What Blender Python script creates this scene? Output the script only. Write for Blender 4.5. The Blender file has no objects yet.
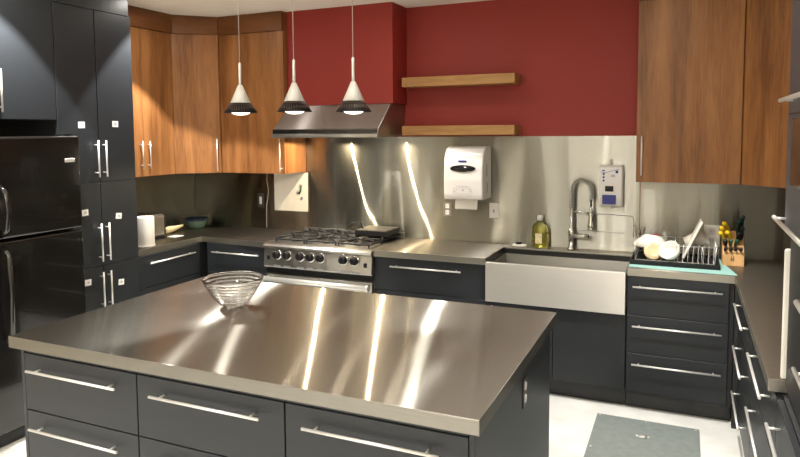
import bpy, bmesh, math, random
from mathutils import Vector, Matrix
random.seed(7)
PI = math.pi
C = bpy.context.scene.collection
OFF = {}
TOP = 0.914      # worktop height
H = 2.775        # ceiling height
XL, XR, YF = -4.207, 1.02, -7.2

# ------------------------------------------------------------------ materials
def nt(name):
    m = bpy.data.materials.new(name); m.use_nodes = True
    n = m.node_tree.nodes; l = m.node_tree.links
    b = n['Principled BSDF']
    return m, n, l, b
def setv(b, **k):
    for a, v in k.items():
        a = a.replace('_', ' ')
        if a in b.inputs: b.inputs[a].default_value = v
def col(c): return (c[0], c[1], c[2], 1)
def plain(name, c, r=.5, metal=0, noise=0, scale=40, bump=0, spec=.5, coat=0):
    m, n, l, b = nt(name)
    setv(b, Base_Color=col(c), Roughness=r, Metallic=metal, Specular_IOR_Level=spec, Coat_Weight=coat)
    if noise or bump:
        tc = n.new('ShaderNodeTexCoord'); t = n.new('ShaderNodeTexNoise'); t.inputs['Scale'].default_value = scale; t.inputs['Detail'].default_value = 4
        l.new(tc.outputs['Object'], t.inputs['Vector'])
        if noise:
            r_ = n.new('ShaderNodeValToRGB')
            r_.color_ramp.elements[0].position = .3; r_.color_ramp.elements[1].position = .7
            r_.color_ramp.elements[0].color = col([x*(1-noise) for x in c]); r_.color_ramp.elements[1].color = col([min(1, x*(1+noise)) for x in c])
            l.new(t.outputs['Fac'], r_.inputs['Fac']); l.new(r_.outputs['Color'], b.inputs['Base Color'])
        if bump:
            bp = n.new('ShaderNodeBump'); bp.inputs['Strength'].default_value = bump; bp.inputs['Distance'].default_value = .002
            l.new(t.outputs['Fac'], bp.inputs['Height']); l.new(bp.outputs['Normal'], b.inputs['Normal'])
    return m
def steel(name, c=(.50, .48, .44), r=.24, tangent=None, aniso=.8, stretch=(1, 1, 1), var=.12, wave=0, wscale=(2, 2, 2), broad=.35, rb=.45):
    """brushed stainless: two glossy lobes, one drawn out across the brushing, fine streaks, slight sheet warp"""
    m = bpy.data.materials.new(name); m.use_nodes = True
    n = m.node_tree.nodes; l = m.node_tree.links
    n.remove(n['Principled BSDF']); out = n['Material Output']
    g1 = n.new('ShaderNodeBsdfAnisotropic'); g2 = n.new('ShaderNodeBsdfAnisotropic')
    g1.inputs['Roughness'].default_value = r; g2.inputs['Roughness'].default_value = rb
    mix = n.new('ShaderNodeMixShader'); mix.inputs[0].default_value = broad
    l.new(g1.outputs[0], mix.inputs[1]); l.new(g2.outputs[0], mix.inputs[2]); l.new(mix.outputs[0], out.inputs['Surface'])
    tc = n.new('ShaderNodeTexCoord')
    mp = n.new('ShaderNodeMapping'); mp.inputs['Scale'].default_value = stretch
    l.new(tc.outputs['Object'], mp.inputs['Vector'])
    t = n.new('ShaderNodeTexNoise'); t.inputs['Scale'].default_value = 60; t.inputs['Detail'].default_value = 3
    l.new(mp.outputs['Vector'], t.inputs['Vector'])
    rr = n.new('ShaderNodeMapRange'); rr.inputs['To Min'].default_value = 1-var; rr.inputs['To Max'].default_value = 1+var
    rr.inputs['From Min'].default_value = .3; rr.inputs['From Max'].default_value = .7
    l.new(t.outputs['Fac'], rr.inputs['Value'])
    mx = n.new('ShaderNodeVectorMath'); mx.operation = 'SCALE'; mx.inputs[0].default_value = c
    l.new(rr.outputs['Result'], mx.inputs['Scale'])
    l.new(mx.outputs['Vector'], g1.inputs['Color']); l.new(mx.outputs['Vector'], g2.inputs['Color'])
    if tangent:
        cx = n.new('ShaderNodeCombineXYZ')
        for i in range(3): cx.inputs[i].default_value = tangent[i]
        for g, a in ((g1, aniso), (g2, aniso*.5)):
            g.inputs['Anisotropy'].default_value = a; l.new(cx.outputs[0], g.inputs['Tangent'])
    if wave:
        mp2 = n.new('ShaderNodeMapping'); mp2.inputs['Scale'].default_value = wscale
        l.new(tc.outputs['Object'], mp2.inputs['Vector'])
        t3 = n.new('ShaderNodeTexNoise'); t3.inputs['Scale'].default_value = 1; t3.inputs['Detail'].default_value = 0
        l.new(mp2.outputs['Vector'], t3.inputs['Vector'])
        bp = n.new('ShaderNodeBump'); bp.inputs['Strength'].default_value = 1; bp.inputs['Distance'].default_value = wave
        l.new(t3.outputs['Fac'], bp.inputs['Height'])
        for g in (g1, g2): l.new(bp.outputs['Normal'], g.inputs['Normal'])
    return m
def wood(name, c1, c2, scale=(9, 9, .7), r=.38, off=0):
    m, n, l, b = nt(name)
    tc = n.new('ShaderNodeTexCoord'); mp = n.new('ShaderNodeMapping'); mp.inputs['Scale'].default_value = scale
    mp.inputs['Location'].default_value = (off, off*.7, off*.3)
    l.new(tc.outputs['Object'], mp.inputs['Vector'])
    t = n.new('ShaderNodeTexNoise'); t.inputs['Scale'].default_value = 1.1; t.inputs['Detail'].default_value = 6; t.inputs['Roughness'].default_value = .55; t.inputs['Distortion'].default_value = .35
    l.new(mp.outputs['Vector'], t.inputs['Vector'])
    t2 = n.new('ShaderNodeTexNoise'); t2.inputs['Scale'].default_value = 9; t2.inputs['Detail'].default_value = 3
    l.new(mp.outputs['Vector'], t2.inputs['Vector'])
    ad = n.new('ShaderNodeMath'); ad.operation = 'MULTIPLY_ADD'; ad.inputs[1].default_value = .35
    l.new(t2.outputs['Fac'], ad.inputs[0]); l.new(t.outputs['Fac'], ad.inputs[2])
    cr = n.new('ShaderNodeValToRGB'); cr.color_ramp.elements[0].position = .48; cr.color_ramp.elements[1].position = .86
    cr.color_ramp.elements[0].color = col(c1); cr.color_ramp.elements[1].color = col(c2)
    l.new(ad.outputs[0], cr.inputs['Fac']); l.new(cr.outputs['Color'], b.inputs['Base Color'])
    setv(b, Roughness=r, Specular_IOR_Level=.35)
    return m
def emit(name, c, s):
    m, n, l, b = nt(name)
    setv(b, Base_Color=col(c)); b.inputs['Emission Color'].default_value = col(c); b.inputs['Emission Strength'].default_value = s
    return m
def glass(name, c=(1, 1, 1), r=0, ior=1.45):
    m, n, l, b = nt(name)
    setv(b, Base_Color=col(c), Roughness=r, IOR=ior, Transmission_Weight=1.0)
    return m

M = {}
M['red'] = plain('red_paint', (.265, .019, .011), .6, bump=.15, scale=180)
M['cream'] = plain('cream_paint', (.60, .54, .45), .7, bump=.1, scale=150)
M['ceil'] = plain('ceiling_paint', (.82, .79, .72), .8)
M['floor'] = plain('floor_concrete', (.80, .80, .77), .34, noise=.10, scale=5)
M['dark'] = plain('charcoal_laminate', (.0195, .0225, .0265), .38, noise=.06, scale=300, spec=.35)
M['dark2'] = plain('carcass_black', (.012, .013, .015), .5)
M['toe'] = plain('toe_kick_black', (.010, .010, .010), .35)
M['wood'] = wood('cherry_veneer', (.155, .058, .017), (.37, .162, .056))
M['wood_h'] = wood('cherry_shelf', (.26, .125, .038), (.46, .250, .090), scale=(.8, 9, 9))
M['wood_b'] = wood('cherry_crown', (.12, .043, .012), (.21, .082, .027), scale=(1.5, 1.5, 9))
M['sidewood'] = M['wood']
M['bs'] = steel('backsplash_steel', (.345, .34, .30), .19, (1, 0, 0), .90, (.15, .15, 14), .04, wave=.006, wscale=(5.5, 5.5, .5), broad=.18, rb=.34)
M['bsL'] = steel('side_backsplash_steel', (.37, .365, .32), .19, (0, 1, 0), .90, (.15, .15, 14), .04, wave=.006, wscale=(5.5, 5.5, .5), broad=.18, rb=.34)
M['top'] = steel('island_top_steel', (.41, .397, .358), .18, (1, 0, 0), .84, (.05, 2, 1), .035, wave=.0016, wscale=(2.2, .6, 1), broad=.24, rb=.34)
M['wt'] = steel('worktop_steel', (.40, .375, .325), .22, (1, 0, 0), .75, (.05, 2, 1), .04, rb=.4)
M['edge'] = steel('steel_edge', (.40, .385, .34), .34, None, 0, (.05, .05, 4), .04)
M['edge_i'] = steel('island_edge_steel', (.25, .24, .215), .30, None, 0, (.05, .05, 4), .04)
M['ss'] = steel('appliance_steel', (.42, .405, .37), .25, (1, 0, 0), .6, (.1, .1, 6), .04)
M['apron'] = steel('sink_apron_steel', (.60, .585, .55), .34, (1, 0, 0), .5, (.1, .1, 6), .03)
M['hood'] = steel('hood_steel', (.44, .41, .39), .28, (1, 0, 0), .75, (.1, 4, 4), .04)
M['bar'] = plain('satin_bar', (.80, .79, .76), .34, .55)
M['chrome'] = plain('chrome', (.70, .70, .68), .08, 1)
M['iron'] = plain('cast_iron', (.008, .008, .009), .45)
M['black'] = plain('black_plastic', (.008, .008, .009), .45, spec=.3)
M['blackgloss'] = plain('black_gloss_enamel', (.010, .009, .008), .12, bump=.12, scale=60, coat=.3)
M['ovenglass'] = plain('oven_glass', (.006, .006, .007), .05)
M['towersteel'] = steel('oven_steel', (.26, .265, .29), .45, None, 0, (1, .1, 6), .04)
M['white'] = plain('white_plastic', (.74, .72, .70), .28)
M['paper'] = plain('white_paper', (.82, .80, .76), .8, bump=.3, scale=120)
M['ceramic'] = plain('white_ceramic', (.78, .75, .68), .18, coat=.4)
M['cream_c'] = plain('cream_ceramic', (.70, .55, .33), .25)
M['blue'] = plain('blue_button', (.012, .020, .22), .3)
M['bluetag'] = plain('blue_tag', (.015, .035, .25), .4)
M['grey'] = plain('grey_print', (.25, .25, .27), .5)
M['redp'] = plain('red_plastic', (.50, .03, .02), .35)
M['yellow'] = plain('yellow_grip', (.75, .50, .02), .35)
M['green'] = plain('green_grip', (.012, .075, .035), .35)
M['dkgreen'] = plain('dark_green_grip', (.005, .030, .028), .3)
M['block'] = wood('beech_block', (.48, .25, .09), (.66, .40, .18), scale=(9, 9, 1.2))
M['mat'] = plain('aqua_cloth', (.32, .58, .54), .85, bump=.5, scale=400)
M['glass'] = glass('clear_glass')
M['soapliq'] = glass('yellow_soap', (.98, .96, .42), .08, 1.36)
M['greenglass'] = plain('green_glass', (.16, .26, .20), .1, coat=.5)
M['navy'] = plain('navy_lid', (.012, .025, .06), .3)
M['bread'] = plain('pale_yellow_cloth', (.72, .62, .36), .7, noise=.15, scale=60)
M['hatch'] = plain('hatch_grey_green', (.23, .26, .25), .45, noise=.10, scale=22, bump=.1)
M['plate'] = plain('outlet_dark_plate', (.05, .05, .05), .35)
M['lamp'] = emit('warm_led', (1, .90, .74), 1.3)
M['lampd'] = emit('downlight_led', (1, .95, .86), 110)
M['shade'] = plain('brushed_pewter', (.74, .73, .69), .45, .2)
M['bronze'] = plain('perforated_black', (.012, .009, .008), .5, spec=.2)
M['bronzeh'] = plain('perforation_copper', (.16, .08, .05), .4)
M['board'] = plain('white_poly_board', (.78, .76, .70), .4)
M['cord'] = plain('pale_cord', (.45, .40, .36), .5)
M['label'] = plain('label_paper', (.86, .86, .86), .7)
M['ink'] = plain('ink', (.03, .03, .035), .6)

# ------------------------------------------------------------------ geometry helpers
def nb(): return bmesh.new()
def box(bm, x0, x1, y0, y1, z0, z1, bev=0, seg=2):
    t = bmesh.new()
    bmesh.ops.create_cube(t, size=1)
    for v in t.verts:
        v.co = Vector((x0+(v.co.x+.5)*(x1-x0), y0+(v.co.y+.5)*(y1-y0), z0+(v.co.z+.5)*(z1-z0)))
    if bev: bmesh.ops.bevel(t, geom=list(t.edges), offset=bev, segments=seg, profile=.5, affect='EDGES')
    merge(bm, t); return bm
def merge(bm, t, mat=None):
    if mat: bmesh.ops.transform(t, matrix=mat, verts=list(t.verts))
    me = bpy.data.meshes.new('tmp'); t.to_mesh(me); t.free(); bm.from_mesh(me); bpy.data.meshes.remove(me)
def prism(bm, poly, z0, z1, bev=0):
    t = bmesh.new(); a = [t.verts.new((p[0], p[1], z0)) for p in poly]; b = [t.verts.new((p[0], p[1], z1)) for p in poly]
    t.faces.new(a[::-1]); t.faces.new(b); n = len(poly)
    for i in range(n): t.faces.new((a[i], a[(i+1) % n], b[(i+1) % n], b[i]))
    bmesh.ops.recalc_face_normals(t, faces=list(t.faces))
    if bev: bmesh.ops.bevel(t, geom=list(t.edges), offset=bev, segments=2, profile=.5, affect='EDGES')
    merge(bm, t); return bm
def prism_x(bm, prof, x0, x1, bev=0):           # profile in (y, z)
    t = bmesh.new(); a = [t.verts.new((x0, p[0], p[1])) for p in prof]; b = [t.verts.new((x1, p[0], p[1])) for p in prof]
    t.faces.new(a); t.faces.new(b[::-1]); n = len(prof)
    for i in range(n): t.faces.new((a[i], b[i], b[(i+1) % n], a[(i+1) % n]))
    bmesh.ops.recalc_face_normals(t, faces=list(t.faces))
    if bev: bmesh.ops.bevel(t, geom=list(t.edges), offset=bev, segments=2, profile=.5, affect='EDGES')
    merge(bm, t); return bm
def tube(bm, pts, r, n=10, cap=True):
    pts = [Vector(p) for p in pts]; rad = r if isinstance(r, (list, tuple)) else [r]*len(pts)
    t0 = (pts[1]-pts[0]).normalized(); up = Vector((0, 0, 1)) if abs(t0.z) < .9 else Vector((1, 0, 0))
    u = t0.cross(up).normalized(); rings = []
    for i, p in enumerate(pts):
        if i == 0: t = t0
        elif i == len(pts)-1: t = (pts[i]-pts[i-1]).normalized()
        else: t = ((pts[i]-pts[i-1]).normalized()+(pts[i+1]-pts[i]).normalized()).normalized()
        u = (u-t*u.dot(t)).normalized(); w = t.cross(u)
        rings.append([bm.verts.new(p+(u*math.cos(2*PI*k/n)+w*math.sin(2*PI*k/n))*rad[i]) for k in range(n)])
    for a, b in zip(rings, rings[1:]):
        for k in range(n):
            f = bm.faces.new((a[k], a[(k+1) % n], b[(k+1) % n], b[k])); f.smooth = True
    if cap: bm.faces.new(rings[0][::-1]); bm.faces.new(rings[-1])
    return bm
def lathe(bm, prof, c=(0, 0, 0), n=32, mat=None, closed=False):
    t = bmesh.new(); rings = []
    for r, z in prof:
        if r < 1e-5: rings.append([t.verts.new((0, 0, z))])
        else: rings.append([t.verts.new((r*math.cos(2*PI*k/n), r*math.sin(2*PI*k/n), z)) for k in range(n)])
    prs = list(zip(rings, rings[1:]))
    if closed: prs.append((rings[-1], rings[0]))
    for a, b in prs:
        for k in range(n):
            q = (k+1) % n
            if len(a) == 1 and len(b) == 1: continue
            if len(a) == 1: f = t.faces.new((a[0], b[q], b[k]))
            elif len(b) == 1: f = t.faces.new((a[k], a[q], b[0]))
            else: f = t.faces.new((a[k], a[q], b[q], b[k]))
            f.smooth = True
    bmesh.ops.recalc_face_normals(t, faces=list(t.faces))
    merge(bm, t, Matrix.Translation(c) @ (mat or Matrix.Identity(4))); return bm
def rot(ax, d): return Matrix.Rotation(math.radians(d), 4, ax)
def cyl(bm, p0, p1, r, n=20): return tube(bm, [p0, p1], r, n)

def thing(name, label, cat, loc=(0, 0, 0), rotz=0, group=None):
    o = bpy.data.objects.new(name, None); C.objects.link(o); o.empty_display_size = .05
    o.location = loc; o.rotation_euler = (0, 0, rotz); o['label'] = label; o['category'] = cat
    if group: o['group'] = group
    OFF[o.name] = Vector((0, 0, 0)) if rotz else Vector(loc)
    return o
def obj(name, bm, mat, parent=None, label=None, origin=None):
    off = Vector((0, 0, 0))
    if parent is not None: off = OFF[parent.name]
    elif origin: off = Vector(origin)
    me = bpy.data.meshes.new(name)
    for v in bm.verts: v.co -= off
    bm.normal_update()
    if isinstance(mat, list):
        for f in bm.faces: f.material_index = 0 if f.normal.z > .9 else 1
    elif mat in (M['ss'], M['apron'], M['hood']):     # end faces are brushed the other way
        for f in bm.faces: f.material_index = 1 if abs(f.normal.x) > .9 else 0
        mat = [mat, M['edge']]
    bm.to_mesh(me); bm.free()
    mats = mat if isinstance(mat, list) else [mat]
    for m in mats: me.materials.append(m)
    o = bpy.data.objects.new(name, me); C.objects.link(o)
    if parent is not None: o.parent = parent; OFF[o.name] = off
    else:
        o.location = off; OFF[o.name] = off
    if label: o['label'] = label
    return o
def tag(o, label, cat, group=None):
    o['label'] = label; o['category'] = cat
    if group: o['group'] = group
    return o
def struct(name, bm, mat):
    o = obj(name, bm, mat); o['kind'] = 'structure'; return o
def dup(root, loc, label, rotz=None):
    r = root.copy(); C.objects.link(r); r.location = loc; r['label'] = label
    if rotz is not None: r.rotation_euler = (0, 0, rotz)
    OFF[r.name] = Vector(loc)
    for ch in list(root.children):
        c = ch.copy(); C.objects.link(c); c.parent = r
        for g in list(ch.children):
            d = g.copy(); C.objects.link(d); d.parent = c
    return r

def handle(parent, a, b, n, standoff=.034, r=.006, inset=.045):
    """bar pull from a to b (on the door face), standing off along n, with two posts"""
    a = Vector(a); b = Vector(b); n = Vector(n).normalized(); bm = nb()
    d = (b-a).normalized()
    tube(bm, [a+n*standoff, b+n*standoff], r, 12)
    for q in (a+d*inset, b-d*inset): tube(bm, [q, q+n*standoff], r*.75, 8)
    return obj('handle', bm, M['bar'], parent)

# ------------------------------------------------------------------ room shell
struct('floor', box(nb(), XL-.1, XR+.1, YF-.1, .1, -.1, 0), M['floor'])
struct('ceiling', box(nb(), XL-.1, XR+.1, YF-.1, .1, H, H+.1), M['ceil'])
struct('wall_back', box(nb(), XL-.1, XR+.1, 0, .1, 0, H), M['red'])
struct('wall_left', box(nb(), XL-.1, XL, YF, 0, 0, H), M['cream'])
struct('wall_right', box(nb(), XR, XR+.1, YF, 0, 0, H), M['cream'])
struct('wall_front', box(nb(), XL-.1, XR+.1, YF-.1, YF, 0, H), M['cream'])

# steel backsplash sheets (4 mm thick, sitting above the worktop)
BZ = 1.7428
def splash(x0, x1, z1, label):
    bm = box(nb(), x0, x1, -.006, -.001, TOP+.001, z1)
    if z1 > 1.5: box(bm, -2.946, x0, -.006, -.001, 1.442, z1)
    o = obj('backsplash_panel', bm, M['bs'], origin=((x0+x1)/2, -.003, TOP))
    tag(o, label, 'backsplash', 'stainless backsplash panels')
splash(XL+.008, -2.911, 1.438, 'stainless backsplash sheet behind the corner under the left wooden cabinets')
splash(-2.908, -.197, BZ, 'widest stainless backsplash sheet, behind range and sink below the red wall')
splash(-.193, XR-.008, 1.438, 'stainless backsplash sheet behind dish rack and knife block')
o = obj('backsplash_panel', box(nb(), XL+.001, XL+.006, -1.296, -.008, TOP+.001, 1.438), M['bsL'], origin=(XL+.003, -.6, TOP))
tag(o, 'stainless backsplash sheet on the left wall behind toaster', 'backsplash', 'stainless backsplash panels')
o = obj('backsplash_panel', box(nb(), XR-.006, XR-.001, -2.30, -.008, TOP+.001, 1.438), M['bsL'], origin=(XR-.003, -1.2, TOP))
tag(o, 'stainless backsplash sheet on the right wall beyond the knife block', 'backsplash', 'stainless backsplash panels')

# range hood chase (boxed in, painted red)
struct('trim_1', box(nb(), -2.942, -1.985, -.28, -.0005, 2.004, H-.0005), M['red'])

# ------------------------------------------------------------------ tall pantry and cabinet over fridge
XP = -3.60
pan = thing('pantry_cabinet', 'tall charcoal pantry cabinet with six labelled doors beside the refrigerator', 'cabinet', (-3.9, -1.6, 0))
obj('carcass', box(nb(), XL+.002, XP-.021, -1.935, -1.302, .10, H-.002), M['dark2'], pan)
obj('toe_kick', box(nb(), XL+.002, XP-.08, -1.935, -1.302, 0.001, .10), M['toe'], pan)
obj('crown_board', box(nb(), XP-.021, XP+.004, -1.935, -1.325, 2.625, H-.002), M['dark'], pan)
def label_tag(parent, x, y, z, w=.050, h=.042, tilt=0):
    bm = nb(); t = nb(); box(t, 0, .0015, -w/2, w/2, -h/2, h/2)
    merge(bm, t, Matrix.Translation((x, y, z)) @ rot('X', tilt))
    lab = obj('sticker', bm, M['label'], parent)
    bm = nb()
    for k, (a, b, c_, d) in enumerate([(-.010, .004, -.004, .006), (-.002, .009, .004, -.002), (.004, .006, .010, -.004), (-.008, -.004, .006, -.005)]):
        t = nb(); tube(t, [(.002, a, b), (.002, c_, d)], .0011, 5)
        merge(bm, t, Matrix.Translation((x, y, z)) @ rot('X', tilt))
    obj('handwriting', bm, M['ink'], lab)
for (z0, z1, hz0, hz1, lz) in ((.104, .868, .575, .83, .776), (.872, 1.450, .905, 1.168, 1.254), (1.454, 2.622, 1.488, 1.738, 1.844)):
    for s, (y0, y1, hy, ly) in enumerate(((-1.934, -1.622, -1.655, -1.755), (-1.618, -1.304, -1.590, -1.475))):
        dz = [0, -.035, 0][0] if s == 0 else (-.055 if z1 < 1.5 else .008)
        d = obj('door', box(nb(), XP-.02, XP, y0+.001, y1-.001, z0, z1, .0012, 1), M['dark'], pan)
        handle(d, (XP, hy, hz0), (XP, hy, hz1), (1, 0, 0), .036, .006, .03)
        label_tag(d, XP+.0005, ly, lz+dz, tilt=random.uniform(-8, 8))
fc = thing('overfridge_cabinet', 'charcoal two-door wall cabinet above the black refrigerator', 'cabinet', (-3.9, -2.3, 1.874))
obj('carcass', box(nb(), XL+.002, XP-.021, -2.66, -1.938, 1.874, H-.002), M['dark2'], fc)
obj('crown_board', box(nb(), XP-.021, XP+.004, -2.66, -1.938, 2.70, H-.002), M['dark'], fc)
for (y0, y1, hy) in ((-2.66, -2.357, -2.385), (-2.353, -1.938, -2.322)):
    d = obj('door', box(nb(), XP-.02, XP, y0+.001, y1-.001, 1.876, 2.698, .0012, 1), M['dark'], fc)
    handle(d, (XP, hy, 1.915), (XP, hy, 2.165), (1, 0, 0), .036, .006, .03)

# refrigerator
fr = thing('refrigerator', 'glossy black top-freezer refrigerator beside the tall charcoal pantry', 'refrigerator', (-3.8, -2.32, 0))
obj('body', box(nb(), XL+.03, -3.475, -2.70, -1.945, .03, 1.755, .006), M['blackgloss'], fr)
obj('base_grille', box(nb(), -3.50, -3.43, -2.69, -1.975, .012, .075, .003), M['black'], fr)
for (z0, z1, nm) in ((.085, 1.180, 'door'), (1.195, 1.772, 'freezer_door')):
    d = obj(nm, box(nb(), -3.470, -3.400, -2.705, -1.940, z0, z1, .014, 4), M['blackgloss'], fr)
    bm = nb(); zz = (1.215, 1.50) if z0 > 1 else (.62, 1.15)
    tube(bm, [(-3.400, -2.485, zz[0]), (-3.355, -2.475, zz[0]+.04), (-3.340, -2.475, (zz[0]+zz[1])/2), (-3.355, -2.475, zz[1]-.04), (-3.400, -2.485, zz[1])], [.016, .015, .013, .015, .016], 12)
    obj('handle', bm, M['blackgloss'], d)
    if z0 > 1:
        bd = obj('badge', box(nb(), -3.4005, -3.397, -2.055, -1.985, 1.610, 1.632, .001, 1), M['bar'], d)
obj('hinge_cover', box(nb(), -3.50, -3.42, -2.03, -1.965, 1.774, 1.786, .003), M['black'], fr)

# ------------------------------------------------------------------ base cabinets
YB = -.602      # face of the doors on the back run
ZR = [(.622, .868), (.377, .617), (.126, .372)]
def base_back(name, label, x0, x1, fronts, ydeep=-.012):
    t = thing(name, label, 'cabinet', ((x0+x1)/2, -.3, 0))
    obj('carcass', box(nb(), x0, x1, YB+.021, ydeep, .11, .866), M['dark2'], t)
    obj('toe_kick', box(nb(), x0, x1, YB+.07, ydeep, .001, .11), M['toe'], t)
    for nm, a, b, z0, z1, ha, hb, hz, vert in fronts:
        d = obj(nm, box(nb(), a, b, YB, YB+.02, z0, z1, .0012, 1), M['dark'], t)
        if vert: handle(d, (ha, YB, hz[0]), (ha, YB, hz[1]), (0, -1, 0), .034)
        elif ha is not None: handle(d, (ha, YB, hz), (hb, YB, hz), (0, -1, 0), .034, .006, .04)
    return t
base_back('base_cabinet', 'charcoal base cabinet between the left inner corner and the range', -3.58, -2.961,
          [('drawer_front', -3.555, -2.964, .622, .868, -3.49, -3.02, .80, 0), ('door', -3.555, -2.964, .126, .617, -3.02, 0, (.33, .56), 1)])
base_back('base_cabinet', 'charcoal base cabinet between the range and the farmhouse sink', -1.999, -1.147,
          [('drawer_front', -1.996, -1.150, .622, .868, -1.86, -1.32, .805, 0), ('drawer_front', -1.996, -1.150, .377, .617, -1.86, -1.32, .555, 0), ('drawer_front', -1.996, -1.150, .126, .372, -1.86, -1.32, .31, 0)])
t = base_back('base_cabinet', 'charcoal three-drawer base cabinet right of the sink below dish rack', -.226, .378,
          [('drawer_front', -.223, .350, z0, z1, -.19, .315, z1-.062, 0) for z0, z1 in ZR])
# sink base: low, under the apron
sb = thing('sink_cabinet', 'charcoal sink base cabinet with plain doors under the farmhouse sink', 'cabinet', (-.69, -.3, 0))
obj('carcass', box(nb(), -1.143, -.230, YB+.021, -.012, .11, .60), M['dark2'], sb)
obj('toe_kick', box(nb(), -1.143, -.230, YB+.07, -.012, .001, .11), M['toe'], sb)
for a, b, hx in ((-1.141, -.690, -.74), (-.686, -.232, -.636)):
    d = obj('door', box(nb(), a, b, YB, YB+.02, .126, .612, .0012, 1), M['dark'], sb)
    if hx < -.7: handle(d, (-1.095, YB, .38), (-1.095, YB, .595), (0, -1, 0), .034)
# left run
lb = thing('base_cabinet', 'charcoal base cabinet beside the pantry under toaster', 'cabinet', (-3.9, -.9, 0))
obj('carcass', box(nb(), XL+.012, XP-.031, -1.298, -.012, .11, .866), M['dark2'], lb)
obj('toe_kick', box(nb(), XL+.012, XP-.08, -1.298, -.012, .001, .11), M['toe'], lb)
d = obj('drawer_front', box(nb(), XP-.03, XP-.01, -1.298, -.64, .622, .868, .0012, 1), M['dark'], lb)
handle(d, (XP-.01, -1.21, .805), (XP-.01, -.72, .805), (1, 0, 0), .03, .006, .04)
d = obj('door', box(nb(), XP-.03, XP-.01, -1.298, -.64, .126, .617, .0012, 1), M['dark'], lb)
handle(d, (XP-.01, -.70, .33), (XP-.01, -.70, .56), (1, 0, 0), .03)

# right run, faces -x
XF = .402
def base_right(label, y0, y1, ha, hb, xb=XR-.012, rows=ZR):
    t = thing('base_cabinet', label, 'cabinet', (.7, (y0+y1)/2, 0))
    obj('carcass', box(nb(), XF+.021, xb, y0, y1, .11, .866), M['dark2'], t)
    obj('toe_kick', box(nb(), XF+.055, xb, y0, y1, .001, .11), M['toe'], t)
    for z0, z1 in rows:
        d = obj('drawer_front', box(nb(), XF, XF+.02, y0+.002, y1-.002, z0, min(z1, .858), .0012, 1), M['dark'], t)
        zz = {.868: .798, .617: .553, .372: .290}[z1]
        handle(d, (XF, ha, zz), (XF, hb, zz), (-1, 0, 0), .038, .006, .03)
base_right('charcoal three-drawer cabinet of the right run, nearest the inner corner', -1.48, -.64, -1.33, -.81)
base_right('middle charcoal three-drawer cabinet of the right run, before the oven tower', -2.36, -1.484, -2.22, -1.70)
base_right('charcoal three-drawer base cabinet under the wall ovens', -3.24, -2.364, -3.12, -2.45)
fl = obj('filler_panel', box(nb(), XF-.022, XF+.4, -.636, -.60, .001, .866), M['dark2'], origin=(XF+.1, -.62, .001))
tag(fl, 'dark filler strip in the right inner corner between the two drawer banks', 'panel')

# ------------------------------------------------------------------ worktops
def worktop(label, polys, cat='worktop', th=.045):
    t = thing('worktop', label, cat, (polys[0][0][0], polys[0][0][1], TOP-.045))
    bm = nb()
    for p in polys: prism(bm, p, TOP-th, TOP, .0015)
    obj('surface', bm, [M['wt'], M['edge']], t)
    if th < .02: obj('shade_strip', box(box(box(nb(), -1.1395, -.2315, -.130, -.02, .603, TOP-.0125), -1.1442, -1.1402, -.60, -.137, TOP-.0455, TOP-.002), -.2308, -.2268, -.60, -.137, TOP-.0455, TOP-.002), M['toe'], t)  # black strips stand in for the shade under the ledge and beside the basin
    return t
D = .6255
worktop('stainless worktop wrapping the left corner from pantry to range', [[(XL+.0008, -.0008), (XL+.0008, -1.298), (-3.632, -1.298), (-3.632, -.580), (-2.961, -.625), (-2.961, -.0008)]])
worktop('stainless worktop between the range and the sink', [[(-1.999, -.0008), (-1.999, -.625), (-1.145, -.625), (-1.145, -.0008)]])
worktop('stainless worktop wrapping the right corner under dish rack and knife block', [[(-.226, -.0008), (-.226, -.605), (.379, -.605), (.379, -2.331), (XR-.0008, -2.331), (XR-.0008, -.0008)]])
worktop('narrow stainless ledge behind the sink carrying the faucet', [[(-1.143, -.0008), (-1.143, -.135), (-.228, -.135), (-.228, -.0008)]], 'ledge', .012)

# farmhouse sink
sk = thing('farmhouse_sink', 'wide stainless apron-front sink below the spring faucet', 'sink', (-.686, -.38, .62))
bm = nb()
x0, x1, y0, y1 = -1.140, -.231, -.640, -.139
box(bm, x0, x1, y0, -.612, .622, .893, .004)
obj('apron', bm, M['apron'], sk)
bm = nb()
box(bm, x0, x0+.014, -.611, y1, .66, .868); box(bm, x1-.014, x1, -.611, y1, .66, .868)
box(bm, x0+.0145, x1-.0145, y1-.014, y1, .66, .868); box(bm, x0+.0145, x1-.0145, -.611, y1-.0145, .66, .674)
obj('basin', bm, M['ss'], sk)
bm = nb(); lathe(bm, [(0, .676), (.042, .676), (.045, .680), (.0, .680)], (-.686, -.37, 0), 24)
obj('drain', bm, M['chrome'], sk)

# faucet
fx, fy = -.655, -.085
fa = thing('spring_faucet', 'chrome pull-down spring faucet standing behind the sink', 'faucet', (fx, fy, TOP))
bm = nb(); lathe(bm, [(0, TOP+.0005), (.030, TOP+.0005), (.030, TOP+.012), (.020, TOP+.020), (.019, TOP+.09), (.021, TOP+.095), (.021, TOP+.15), (.013, TOP+.16), (.013, TOP+.32), (0, TOP+.32)], (fx, fy, 0), 24)
obj('base', bm, M['chrome'], fa)
bm = nb(); tube(bm, [(fx+.015, fy-.005, TOP+.105), (fx+.055, fy-.02, TOP+.108), (fx+.125, fy-.035, TOP+.112)], [.017, .017, .014], 14)
obj('lever', bm, M['chrome'], fa)
zc = 1.352; r = .070; cxm = fx+r
path = [Vector((fx, fy, 1.23)), Vector((fx, fy, zc))]
for k in range(1, 17):
    a = PI-PI*k/16; path.append(Vector((cxm+r*math.cos(a), fy-.03*(k/16), zc+r*1.15*math.sin(a))))
path.append(Vector((fx+2*r, fy-.03, 1.29)))
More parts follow.
